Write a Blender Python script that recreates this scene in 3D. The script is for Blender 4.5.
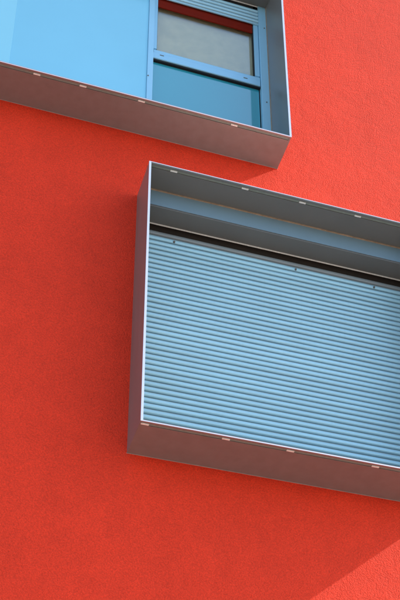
import bpy, bmesh, math, random
from mathutils import Vector, Matrix
random.seed(7)
for o in list(bpy.data.objects):
    bpy.data.objects.remove(o, do_unlink=True)
sc = bpy.context.scene
col = sc.collection

# ------------------------------------------------------------------ camera
EYE = 1.6
cam = bpy.data.cameras.new('camera')
cam.sensor_fit = 'HORIZONTAL'; cam.sensor_width = 36.0
cam.lens = 1350.88 / 400 * 36.0
cam.shift_x = -(303.44 - 200) / 400
cam.shift_y = (449.2 - 300) / 400
cam.clip_start = 0.1; cam.clip_end = 5000
co = bpy.data.objects.new('camera', cam); col.objects.link(co)
R = [[0.937673, 0.300888, -0.173884], [-0.344321, 0.736668, -0.582033], [-0.047032, 0.605629, 0.794356]]
co.matrix_world = Matrix([[R[i][0], R[i][2], -R[i][1], (0, -6.8, EYE)[i]] for i in range(3)] + [[0, 0, 0, 1]])
sc.camera = co

# ------------------------------------------------------------------ sky + sun
SUN = Vector((0.752, -0.125, 0.648)).normalized()
w = bpy.data.worlds.new('World'); sc.world = w; w.use_nodes = True
nt = w.node_tree; nt.nodes.clear()
out = nt.nodes.new('ShaderNodeOutputWorld'); bg = nt.nodes.new('ShaderNodeBackground')
sky = nt.nodes.new('ShaderNodeTexSky'); sky.sky_type = 'NISHITA'; sky.sun_disc = False
sky.sun_elevation = math.asin(SUN.z); sky.sun_rotation = math.atan2(SUN.x, SUN.y)
sky.air_density = 1.0; sky.dust_density = 1.0; sky.ozone_density = 1.5
bg.inputs['Strength'].default_value = 0.15
nt.links.new(sky.outputs[0], bg.inputs[0]); nt.links.new(bg.outputs[0], out.inputs[0])
sl = bpy.data.lights.new('sun', 'SUN'); sl.energy = 2.5; sl.angle = math.radians(0.5); sl.color = (1.0, 0.90, 0.76)
so = bpy.data.objects.new('sun', sl); col.objects.link(so); so.location = SUN * 60
so.rotation_euler = SUN.to_track_quat('Z', 'Y').to_euler()
sc.view_settings.view_transform = 'Standard'; sc.view_settings.look = 'None'
sc.view_settings.gamma = 1.0; sc.view_settings.exposure = 1.22
sc.render.engine = 'CYCLES'
sc.cycles.max_bounces = 10

# ------------------------------------------------------------------ materials
def mat(name, color, rough=.5, metal=0., spec=.5, mott=.06, mscale=6., bump=0., bscale=200., coat=0., streak=False):
    m = bpy.data.materials.new(name); m.use_nodes = True
    t = m.node_tree; b = t.nodes['Principled BSDF']
    b.inputs['Roughness'].default_value = rough; b.inputs['Metallic'].default_value = metal
    b.inputs['Specular IOR Level'].default_value = spec; b.inputs['Coat Weight'].default_value = coat
    b.inputs['Coat Roughness'].default_value = .06
    g = t.nodes.new('ShaderNodeNewGeometry')
    n = t.nodes.new('ShaderNodeTexNoise'); n.inputs['Scale'].default_value = mscale; n.inputs['Detail'].default_value = 6
    if streak:
        mp = t.nodes.new('ShaderNodeMapping'); mp.inputs['Scale'].default_value = (5, 5, .5)
        t.links.new(g.outputs['Position'], mp.inputs[0]); t.links.new(mp.outputs[0], n.inputs['Vector'])
    else:
        t.links.new(g.outputs['Position'], n.inputs['Vector'])
    mr = t.nodes.new('ShaderNodeMapRange')
    mr.inputs[1].default_value = .3; mr.inputs[2].default_value = .7
    mr.inputs[3].default_value = 1 - mott; mr.inputs[4].default_value = 1 + mott
    t.links.new(n.outputs[0], mr.inputs[0])
    mx = t.nodes.new('ShaderNodeMix'); mx.data_type = 'RGBA'; mx.blend_type = 'MULTIPLY'; mx.inputs[0].default_value = 1
    mx.inputs[6].default_value = (*color, 1); t.links.new(mr.outputs[0], mx.inputs[7])
    t.links.new(mx.outputs[2], b.inputs['Base Color'])
    rr = t.nodes.new('ShaderNodeMapRange'); rr.inputs[1].default_value = .3; rr.inputs[2].default_value = .7
    rr.inputs[3].default_value = max(.02, rough - mott * .5); rr.inputs[4].default_value = rough + mott * .5
    t.links.new(n.outputs[0], rr.inputs[0]); t.links.new(rr.outputs[0], b.inputs['Roughness'])
    if bump:
        n2 = t.nodes.new('ShaderNodeTexNoise'); n2.inputs['Scale'].default_value = bscale; n2.inputs['Detail'].default_value = 3
        t.links.new(g.outputs['Position'], n2.inputs['Vector'])
        bp = t.nodes.new('ShaderNodeBump'); bp.inputs['Distance'].default_value = bump; bp.inputs['Strength'].default_value = 1
        t.links.new(n2.outputs[0], bp.inputs['Height']); t.links.new(bp.outputs[0], b.inputs['Normal'])
    return m

def render_mat():
    """red scratched mineral render with a coarse, slightly worm-like grain"""
    m = bpy.data.materials.new('red_render'); m.use_nodes = True
    t = m.node_tree; b = t.nodes['Principled BSDF']
    b.inputs['Roughness'].default_value = .8; b.inputs['Specular IOR Level'].default_value = .22
    g = t.nodes.new('ShaderNodeNewGeometry')
    def noise(scale, detail, rough=.5, dist=0., off=0.):
        n = t.nodes.new('ShaderNodeTexNoise'); n.inputs['Scale'].default_value = scale
        n.inputs['Detail'].default_value = detail; n.inputs['Roughness'].default_value = rough
        n.inputs['Distortion'].default_value = dist
        a = t.nodes.new('ShaderNodeVectorMath'); a.operation = 'ADD'; a.inputs[1].default_value = (off, off * 2, off * 3)
        t.links.new(g.outputs['Position'], a.inputs[0]); t.links.new(a.outputs[0], n.inputs['Vector']); return n
    big = noise(.9, 5, .6); mid = noise(9, 4, .6, .6, 3.1); grain = noise(82, 3, .65, .2, 7.7); fine = noise(230, 2, .6, 0, 1.3)
    def rng(n, a, c):
        r = t.nodes.new('ShaderNodeMapRange'); r.inputs[1].default_value = .25; r.inputs[2].default_value = .75
        r.inputs[3].default_value = a; r.inputs[4].default_value = c; t.links.new(n.outputs[0], r.inputs[0]); return r
    def mul(a, c, op='MULTIPLY'):
        k = t.nodes.new('ShaderNodeMath'); k.operation = op
        t.links.new(a.outputs[0], k.inputs[0]); t.links.new(c.outputs[0], k.inputs[1]); return k
    # sand grains of unequal size, thrown unevenly
    vo = t.nodes.new('ShaderNodeTexVoronoi'); vo.feature = 'F1'; vo.inputs['Scale'].default_value = 105; vo.inputs['Detail'].default_value = 0.
    vo.inputs['Randomness'].default_value = 1.
    wv = t.nodes.new('ShaderNodeVectorMath'); wv.operation = 'MULTIPLY_ADD'; wv.inputs[1].default_value = (.02, .02, .02)
    t.links.new(mid.outputs['Color'], wv.inputs[0]); t.links.new(g.outputs['Position'], wv.inputs[2]); t.links.new(wv.outputs[0], vo.inputs['Vector'])
    stk = noise(1., 4, .6, 0, 5.); smp = t.nodes.new('ShaderNodeMapping'); smp.inputs['Scale'].default_value = (3.5, 3.5, .35)
    t.links.new(g.outputs['Position'], smp.inputs[0]); t.links.new(smp.outputs[0], stk.inputs['Vector'])
    thrown = noise(4.5, 4, .65, .3, 9.2)
    f = mul(mul(mul(rng(stk, .96, 1.04), rng(vo, 1.08, .92)), mul(rng(big, .92, 1.08), rng(mid, .95, 1.05))), mul(rng(grain, .86, 1.14), rng(fine, .90, 1.10)))
    mx = t.nodes.new('ShaderNodeMix'); mx.data_type = 'RGBA'; mx.blend_type = 'MULTIPLY'; mx.inputs[0].default_value = 1
    mx.inputs[6].default_value = (.86, .048, .016, 1)
    t.links.new(f.outputs[0], mx.inputs[7]); t.links.new(mx.outputs[2], b.inputs['Base Color'])
    h = mul(mul(mul(mul(rng(grain, 0, .0030), rng(vo, .0020, 0), 'ADD'), rng(thrown, .55, 1.4)), rng(fine, 0, .0018), 'ADD'), mul(rng(mid, 0, .0045), rng(big, 0, .013), 'ADD'), 'ADD')
    bp = t.nodes.new('ShaderNodeBump'); bp.inputs['Distance'].default_value = 1; bp.inputs['Strength'].default_value = 1
    t.links.new(h.outputs[0], bp.inputs['Height']); t.links.new(bp.outputs[0], b.inputs['Normal'])
    return m

def slat_mat():
    m = mat('slat_lacquer', (.40, .67, .76), .38, .2, .5, .03, 3)
    t = m.node_tree; b = t.nodes['Principled BSDF']
    # punched light slots at each slat's foot, also painting in valley shade (local z below 8 mm)
    tc = t.nodes.new('ShaderNodeTexCoord'); sx = t.nodes.new('ShaderNodeSeparateXYZ'); t.links.new(tc.outputs['Object'], sx.inputs[0])
    def M(op, a, c):
        k = t.nodes.new('ShaderNodeMath'); k.operation = op
        for i, v in enumerate((a, c)):
            if isinstance(v, float): k.inputs[i].default_value = v
            else: t.links.new(v, k.inputs[i])
        return k.outputs[0]
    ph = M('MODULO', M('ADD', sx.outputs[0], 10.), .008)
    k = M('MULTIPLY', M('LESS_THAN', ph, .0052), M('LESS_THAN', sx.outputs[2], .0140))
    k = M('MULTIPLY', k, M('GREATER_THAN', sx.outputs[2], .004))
    oi = t.nodes.new('ShaderNodeObjectInfo'); src0 = b.inputs['Base Color'].links[0].from_socket
    hv = t.nodes.new('ShaderNodeHueSaturation'); t.links.new(src0, hv.inputs['Color'])
    t.links.new(M('ADD', M('MULTIPLY', oi.outputs['Random'], .10), .95), hv.inputs['Value'])
    src = hv.outputs[0]
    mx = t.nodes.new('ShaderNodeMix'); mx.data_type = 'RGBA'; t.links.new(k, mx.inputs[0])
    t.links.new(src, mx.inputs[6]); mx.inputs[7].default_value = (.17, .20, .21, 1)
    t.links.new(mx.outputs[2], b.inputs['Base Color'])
    return m

def glass_mat():
    m = bpy.data.materials.new('coated_glass'); m.use_nodes = True
    t = m.node_tree; t.nodes.clear()
    o = t.nodes.new('ShaderNodeOutputMaterial'); mx = t.nodes.new('ShaderNodeMixShader')
    a = t.nodes.new('ShaderNodeBsdfTransparent'); a.inputs[0].default_value = (.95, .97, .95, 1)
    g = t.nodes.new('ShaderNodeBsdfGlossy'); g.inputs['Roughness'].default_value = .01; g.inputs[0].default_value = (.65, .8, .8, 1)
    n = t.nodes.new('ShaderNodeTexNoise'); n.inputs['Scale'].default_value = 2.5
    gm = t.nodes.new('ShaderNodeNewGeometry'); t.links.new(gm.outputs['Position'], n.inputs['Vector'])
    bp = t.nodes.new('ShaderNodeBump'); bp.inputs['Distance'].default_value = .0006; t.links.new(n.outputs[0], bp.inputs['Height'])
    t.links.new(bp.outputs[0], g.inputs['Normal'])
    lw = t.nodes.new('ShaderNodeLayerWeight'); lw.inputs[0].default_value = .5
    pw = t.nodes.new('ShaderNodeMath'); pw.operation = 'POWER'; pw.inputs[1].default_value = 3.; t.links.new(lw.outputs['Facing'], pw.inputs[0])
    fr = t.nodes.new('ShaderNodeMath'); fr.operation = 'MULTIPLY_ADD'; fr.inputs[1].default_value = .6; fr.inputs[2].default_value = .14
    t.links.new(pw.outputs[0], fr.inputs[0])
    t.links.new(fr.outputs[0], mx.inputs[0]); t.links.new(a.outputs[0], mx.inputs[1]); t.links.new(g.outputs[0], mx.inputs[2])
    t.links.new(mx.outputs[0], o.inputs[0])
    return m

M_red = render_mat()
M_case = mat('grey_casing', (.255, .235, .215), .38, .35, .5, .06, 3, .0025, 1.6, streak=True)
M_inner = mat('inner_casing', (.160, .160, .147), .5, 0, .4, .06, 3, .0015, 2.)  # darker copy of the casing metal for the inner faces
M_trim = mat('bright_edge', (.82, .83, .84), .35, .5, .5, .0, 2)
M_seal = mat('rubber_seal', (.16, .165, .15), .7, 0, .3, .15, 40)
M_strip = mat('groove_strip', (.22, .25, .21), .7, 0, .3, .1, 40)
M_flash = mat('pale_bounce_sheet', (.86, .85, .83), .4, .1, .5, .06, 6)
M_tan = mat('tan_sealant', (.42, .30, .20), .6, 0, .4, .2, 30)
M_white = mat('pale_sealant', (.40, .33, .29), .6, 0, .4, .15, 30)
M_clip = mat('clip_metal', (.88, .87, .80), .45, .0, .5, .1, 60)
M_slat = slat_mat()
M_panel = mat('blue_panel', (.25, .68, .88), .14, 0., .6, .03, 1.2, .0012, 1.4, coat=.4)
M_panel2 = mat('blue_panel_light', (.31, .76, .92), .14, 0., .6, .03, 1.2, .0012, 1.4, coat=.4)
M_spandrel = mat('blue_spandrel', (.04, .37, .46), .04, 0., .5, .01, 2, coat=1.0)
M_spandrel.node_tree.nodes['Principled BSDF'].inputs['Coat IOR'].default_value = 2.0
M_alu = mat('sash_lacquer', (.34, .66, .84), .3, .2, .5, .01, 5)
M_aluL = mat('rail_lacquer', (.36, .70, .88), .3, .2, .5, .01, 5)
M_fascia = mat('fascia_lacquer', (.23, .35, .43), .35, .2, .5, .03, 5)
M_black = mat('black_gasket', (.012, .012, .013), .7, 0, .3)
M_gap = mat('dark_gap_fill', (.030, .022, .017), .9, 0, .2, .2, 60)
M_shadeslat = mat('shaded_head_slat', (.25, .28, .28), .45, .2, .5, .05, 6)
M_dred = mat('dark_red_board', (.18, .011, .003), .8, 0, .1, .1, 8)
M_room = mat('room_plaster', (.10, .095, .09), .9)
M_curt = mat('blind_cloth', (.80, .66, .40), .9, 0, .2, .08, 12)
M_glass = glass_mat()
M_conc = mat('plain_concrete', (.30, .29, .28), .85, 0, .3, .1, 2)
M_asph = mat('asphalt', (.06, .06, .062), .9, 0, .3, .25, 1.2, .004, 60)
M_pave = mat('paving', (.46, .42, .36), .85, 0, .3, .12, 3)

# ------------------------------------------------------------------ mesh helpers
def link(name, bm, m, parent=None, bevel=0., smooth=False):
    if bevel:
        bmesh.ops.bevel(bm, geom=bm.edges[:], offset=bevel, segments=2, affect='EDGES', profile=.6)
    bmesh.ops.recalc_face_normals(bm, faces=bm.faces)
    me = bpy.data.meshes.new(name); bm.to_mesh(me); bm.free()
    if smooth:
        for p in me.polygons: p.use_smooth = True
    me.materials.append(m)
    o = bpy.data.objects.new(name, me); col.objects.link(o)
    if parent: o.parent = parent
    return o
def box_bm(x0, x1, y0, y1, z0, z1, bm=None):
    bm = bm or bmesh.new()
    v = [bm.verts.new((x, y, z)) for x in (x0, x1) for y in (y0, y1) for z in (z0, z1)]
    for f in ((0, 1, 3, 2), (4, 6, 7, 5), (0, 4, 5, 1), (2, 3, 7, 6), (0, 2, 6, 4), (1, 5, 7, 3)):
        bm.faces.new([v[i] for i in f])
    return bm
def box(name, x0, x1, y0, y1, z0, z1, m, parent=None, bevel=0.):
    return link(name, box_bm(x0, x1, y0, y1, z0 + EYE, z1 + EYE), m, parent, bevel)
def prism_bm(profile, x0, x1):
    """closed (y,z) profile extruded along x"""
    bm = bmesh.new()
    a = [bm.verts.new((x0, y, z)) for y, z in profile]; b = [bm.verts.new((x1, y, z)) for y, z in profile]
    n = len(profile)
    for i in range(n): bm.faces.new((a[i], a[(i + 1) % n], b[(i + 1) % n], b[i]))
    bm.faces.new(a[::-1]); bm.faces.new(b)
    return bm
def disc_bm(r, depth, n=12):
    bm = bmesh.new()
    bmesh.ops.create_cone(bm, cap_ends=True, segments=n, radius1=r, radius2=r * .8, depth=depth)
    bmesh.ops.rotate(bm, verts=bm.verts, cent=(0, 0, 0), matrix=Matrix.Rotation(math.pi / 2, 3, 'X'))
    return bm
def dup(src, parent, loc, name=None):
    c = src.copy(); col.objects.link(c); c.parent = parent; c.location = loc
    return c

# ------------------------------------------------------------------ ground
g = link('ground', box_bm(-600, 600, -600, 600, -.4, 0.), M_asph); g['kind'] = 'structure'
g = link('bounce_pavement', box_bm(-40, 40, -16, 30, -.2, .13), M_pave, None, .012); g['kind'] = 'structure'  # unseen; extended and paled to bounce warm light onto wall and soffits

# ------------------------------------------------------------------ building
bld = bpy.data.objects.new('apartment_building', None); col.objects.link(bld)
bld['label'] = 'red rendered apartment building with two projecting grey metal window boxes'
bld['category'] = 'building'

LX0, LX1, LZ0, LZ1, D = 1.552, 3.802, 5.2915, 7.7215, .3517     # lower window box
UX0, UX1, UZ0, UZ1, DU = -1.30, 2.694, 8.425, 10.855, .3426     # upper window box
WX0, WX1, WB, WT = -9., 13., -1.6, 13.6
E5 = .005
def wall():
    xs = sorted({WX0, WX1, LX0 + E5, LX1 - E5, UX0 + E5, UX1 - E5}); zs = sorted({WB + .12, WT, LZ0 + E5, LZ1 - E5, UZ0 + E5, UZ1 - E5})
    bm = bmesh.new(); T = .34
    def hole(x, z):
        return (LX0 < x < LX1 and LZ0 < z < LZ1) or (UX0 < x < UX1 and UZ0 < z < UZ1)
    vf = {}
    def V(x, y, z):
        k = (round(x, 4), y, round(z, 4))
        if k not in vf: vf[k] = bm.verts.new((x, y, z + EYE))
        return vf[k]
    cells = {}
    for i in range(len(xs) - 1):
        for j in range(len(zs) - 1):
            cells[i, j] = not hole((xs[i] + xs[i + 1]) / 2, (zs[j] + zs[j + 1]) / 2)
    for (i, j), solid in cells.items():
        if not solid: continue
        a, b, c, d = xs[i], xs[i + 1], zs[j], zs[j + 1]
        bm.faces.new((V(a, 0, c), V(b, 0, c), V(b, 0, d), V(a, 0, d)))
        bm.faces.new((V(a, T, c), V(a, T, d), V(b, T, d), V(b, T, c)))
        for di, dj, p, q in ((-1, 0, (a, c), (a, d)), (1, 0, (b, c), (b, d)), (0, -1, (a, c), (b, c)), (0, 1, (a, d), (b, d))):
            if not cells.get((i + di, j + dj), False):
                bm.faces.new((V(p[0], 0, p[1]), V(q[0], 0, q[1]), V(q[0], T, q[1]), V(p[0], T, p[1])))
    return link('wall', bm, M_red, bld)
wall()
box('side_wall', WX0, WX0 + .3, .345, 11, WB + .12, WT, M_red, bld)
box('side_wall', WX1 - .3, WX1, .345, 11, WB + .12, WT, M_red, bld)
box('rear_wall', WX0 + .305, WX1 - .305, 10.7, 11, WB + .12, WT, M_red, bld)
box('roof', WX0 + .305, WX1 - .305, .345, 10.695, 12.9, 13.1, M_conc, bld)
for z in (8.02, 4.6): box('floor_slab', WX0 + .305, WX1 - .305, .345, 10.695, z, z + .25, M_conc, bld)
box('partition_wall', WX0 + .305, WX1 - .305, 4, 4.1, 4.86, 8.01, M_room, bld)
box('partition_wall', WX0 + .305, WX1 - .305, 4, 4.1, 8.28, 12.89, M_room, bld)
box('coping', WX0 - .03, WX1 + .03, -.04, .39, WT + .001, WT + .05, M_case, bld, .004)

TH = .014
def surround(label, x0, x1, z0, z1, d, ybk, clips_bottom, clips_top):
    """sheet metal box round a window; the left side panel is the part, everything else hangs from it"""
    Z = EYE
    # bottom panel with a recessed seal groove just behind its front lip
    def grooved(zf, s):     # s=+1: groove opens downward (bottom panel), zf its lower face; body goes up
        zt = zf + TH
        pr = [(-d + .002, zf), (-d + .018, zf), (-d + .018, zf + .007), (-d + .041, zf + .007), (-d + .041, zf), (ybk, zf), (ybk, zt), (-d + .002, zt)]
        return [(y, z + Z) for y, z in pr]
    bot = link('window_surround', prism_bm(grooved(z0, 1), x0 + .001, x1 - .001), M_case, bld)
    bot['label'] = label
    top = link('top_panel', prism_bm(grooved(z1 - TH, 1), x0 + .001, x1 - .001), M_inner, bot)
    box('side_panel', x0, x0 + TH, -d + .002, ybk, z0 + .0005, z1 - .0005, M_case, bot)
    box('side_panel', x1 - TH, x1, -d + .002, ybk, z0 + .0005, z1 - .0005, M_case, bot)
    # bright folded front edges
    yf = -d - .001
    box('edge_trim', x0 - .001, x0 + TH + .001, yf, -d + .003, z0 - .001, z1 + .001, M_trim, bot)
    box('edge_trim', x1 - TH - .001, x1 + .001, yf, -d + .003, z0 - .001, z1 + .001, M_trim, bot)
    box('edge_trim', x0 + TH + .001, x1 - TH - .001, yf, -d + .003, z0 - .001, z0 + .0065, M_trim, bot)
    box('edge_trim', x0 + TH + .001, x1 - TH - .001, yf, -d + .003, z1 - .0045, z1 + .001, M_trim, bot)
    box('bounce_flashing', x0 + .002, x1 - .002, -d + .006, -.001, z1 + .0004, z1 + .0015, M_flash, bot)  # unseen pale sheet, added to bounce sunlight onto the soffit above
    # rubber strip lying in each groove + retaining clips
    for zf in (z0, z1 - TH):
        box('seal_strip', x0 + TH + .002, x1 - TH - .002, -d + .0205, -d + .0385, zf + .003, zf + .009, M_strip, bot)
    cl = None
    for lst, zf in ((clips_bottom, z0), (clips_top, z1 - TH)):
        for cx in lst:
            if cl is None:
                cl = link('clip', box_bm(-.026, .026, -.0065, .0065, -.004, .003), M_clip, bot, .0012); cl.location = (cx, -d + .0295, zf + .001 + Z)
            else:
                dup(cl, bot, (cx, -d + .0295, zf + .001 + Z))
    # sealant beads where the box meets the render
    box('sealant', x0 - .002, x1 + .002, -.003, .004, z0 - .002, z0 + .003, M_white, bot)
    box('sealant', x1 - .003, x1 + .004, -.0045, .0045, z0 + .003, z1, M_white, bot)
    return bot

def housing(x0, x1, z1, zh, label):
    """shutter housing under the top panel"""
    Z = EYE
    y0, y1, zt = -.104, .052, z1 - TH
    pr = [(y0 - .006, zh), (y0 - .006, zh + .011), (y0 + .001, zh + .013), (y0 + .001, zh + .018), (y0 - .002, zh + .02), (y0, zt), (y1, zt), (y1, zh)]
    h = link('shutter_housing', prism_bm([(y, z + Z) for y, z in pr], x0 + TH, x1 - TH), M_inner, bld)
    h['label'] = label
    box('fascia', x0 + TH, x1 - TH, y0 - .005, y0 + .003, zh + .021, zt - .010, M_fascia, h)
    box('sealant', x0 + TH, x1 - TH, y0 - .012, y0 + .002, zt - .010, zt + .001, M_tan, h)
    box('edge_strip', x0 + TH, x1 - TH, y1 - .002, y1 + .008, zh - .006, zh + .008, M_clip, h, .002)
    return h

PITCH = .049
def slat_profile():
    return [(.008, .0492), (-.002, .0488), (-.0075, .0465), (-.0110, .0415), (-.0122, .034), (-.0120, .026), (-.0100, .0195), (-.0055, .0155), (.0010, .0135), (.0050, .0115), (.0060, .0030), (.012, .0025), (.012, .0492)]
def make_slat(x0, x1):
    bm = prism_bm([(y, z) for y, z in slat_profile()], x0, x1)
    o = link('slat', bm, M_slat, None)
    return o

# ------------------------------------------------------------------ lower window, shutter down
s1 = surround('grey metal box around the closed blue slatted shutter', LX0, LX1, LZ0, LZ1, D, .13,
              (1.586, 2.117, 2.554, 3.151, 3.62), (1.746, 2.299, 2.757, 3.211, 3.66))
housing(LX0, LX1, LZ1, 7.524, 'grey shutter housing above the closed slats')
sx0, sx1, ys, ztop = LX0 + TH + .012, LX1 - TH - .012, .072, 7.457
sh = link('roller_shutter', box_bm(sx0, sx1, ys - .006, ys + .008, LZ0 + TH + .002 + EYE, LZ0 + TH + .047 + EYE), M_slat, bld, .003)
sh['label'] = 'closed roller shutter of horizontal blue grey slats'
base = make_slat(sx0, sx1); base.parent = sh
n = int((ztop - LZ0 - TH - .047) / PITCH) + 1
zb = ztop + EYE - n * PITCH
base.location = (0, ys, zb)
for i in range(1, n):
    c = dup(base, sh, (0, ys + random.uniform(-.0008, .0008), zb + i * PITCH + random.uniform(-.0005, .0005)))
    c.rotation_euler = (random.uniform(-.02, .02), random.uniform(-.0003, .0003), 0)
c.data = c.data.copy(); c.data.materials[0] = M_shadeslat; c.location.z += .001  # housing's shade over the top slat, put in as grey colour
c['label'] = 'top slat of the shutter, coloured grey for housing shade'
box('gap_backing', sx0, sx1, ys + .004, ys + .012, ztop + .001, ztop + .12, M_gap, sh)  # dark strip painted in for the unlit gap above the slats
box('guide_rail', LX0 + TH, LX0 + TH + .030, ys - .022, ys - .012, LZ0 + TH, 7.523, M_case, sh)
box('guide_rail', LX1 - TH - .030, LX1 - TH, ys - .022, ys - .012, LZ0 + TH, 7.523, M_case, sh)
rv = None
for x, z in ((1.86, 7.381), (2.826, 7.384), (3.479, 7.384)):
    if rv is None:
        rv = link('rivet', disc_bm(.009, .012), M_seal, sh); rv.location = (x, ys - .013, z + EYE)
    else: dup(rv, sh, (x, ys - .013, z + EYE))
box('inner_board', LX0 + TH, LX1 - TH, .10, .125, LZ0 + TH, LZ1 - TH, M_black, sh)

# ------------------------------------------------------------------ upper window
s2 = surround('grey metal box around the blue panel and open window', UX0, UX1, UZ0, UZ1, DU, .13,
              (-.95, -.5, -.05, .31, .682, 1.031, 1.484, 2.228), (-.9, -.2, .5, 1.2, 1.8, 2.35))
housing(UX0, UX1, UZ1, 10.655, 'grey shutter housing above the half open window')
zs0, zs1 = UZ0 + TH, 10.654
# fixed blue panels on the left
p = box('cladding_panel', .490, 1.603, .055, .075, zs0, zs1, M_panel, bld, .0015); p['label'] = 'smooth sky blue panel beside the window'
p2 = box('cladding_panel', UX0 + TH, .497, .051, .067, zs0, zs1, M_panel2, bld, .0015); p2['label'] = 'lighter sky blue panel at the far end of the box'
# guide rails
r1 = box('guide_rail', 1.604, 1.652, .044, .09, zs0, zs1, M_aluL, bld, .002)
r2 = box('guide_rail', 2.606, 2.676, .044, .09, zs0, zs1, M_aluL, bld, .002)
box('sealant', 2.677, UX1 - TH, .036, .09, zs0, zs1, M_tan, r2)
sc_ = None
for par, pts in ((r1, ((1.606, 9.239),)), (r2, ((2.647, 9.301), (2.657, 10.342), (2.647, 8.70)))):
    for x, z in pts:
        if sc_ is None:
            sc_ = link('screw', disc_bm(.0065, .006), M_seal, par); sc_.location = (x + .006, .042, z + EYE)
        else: dup(sc_, par, (x, .042, z + EYE))
# window: the transom is the part, the rest hangs from it
win = link('window', prism_bm([(y, z + EYE) for y, z in ((.060, 9.515), (.056, 9.52), (.056, 9.590), (.060, 9.594), (.070, 9.594), (.092, 9.594), (.092, 9.515))], 1.654, 2.600), M_alu, bld)
win['label'] = 'window with reflecting upper pane over a blue lower pane'
link('bottom_rail', prism_bm([(y, z + EYE) for y, z in ((.062, 9.599), (.062, 9.632), (.074, 9.652), (.092, 9.652), (.092, 9.599))], 1.658, 2.602), M_alu, win)
box('sash_stile', 1.655, 1.683, .062, .092, 9.653, zs1, M_alu, win, .002)
box('sash_stile', 2.560, 2.602, .060, .092, 9.6525, zs1, M_alu, win, .002)
box('gasket', 2.551, 2.5595, .072, .092, 9.653, zs1, M_black, win)
box('gasket', 1.6835, 1.687, .074, .092, 9.653, zs1, M_black, win)
box('gasket', 2.596, 2.6055, .092, .098, zs0, 9.514, M_black, win)
box('gasket', 1.653, 2.605, .066, .090, 9.498, 9.5145, M_black, win)
box('upper_pane', 1.687, 2.551, .084, .090, 9.653, zs1, M_glass, win)
box('lower_pane', 1.653, 2.596, .088, .098, zs0, 9.514, M_spandrel, win)
box('head_board', 1.687, 2.551, .070, .080, 10.262, zs1, M_dred, win)
box('blind', 1.66, 2.60, .13, .134, 9.55, 10.62, M_curt, win)
for x in (1.71, 2.45):
    box('drain_cap', x, x + .035, .0535, .0565, 9.566, 9.574, M_seal, win)
# raised shutter: last slats hanging below the housing
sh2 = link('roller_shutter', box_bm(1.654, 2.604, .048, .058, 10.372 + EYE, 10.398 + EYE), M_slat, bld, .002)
sh2['label'] = 'raised roller shutter with its last slats showing above the pane'
b2 = make_slat(1.654, 2.604); b2.parent = sh2; b2.location = (0, .056, 10.398 + EYE)
for i in range(1, 4): dup(b2, sh2, (0, .056, 10.398 + EYE + i * PITCH))
box('gap_strip', 1.654, 2.604, .06, .07, 10.595, 10.66, M_black, sh2)  # black strip painting the unlit gap under the housing
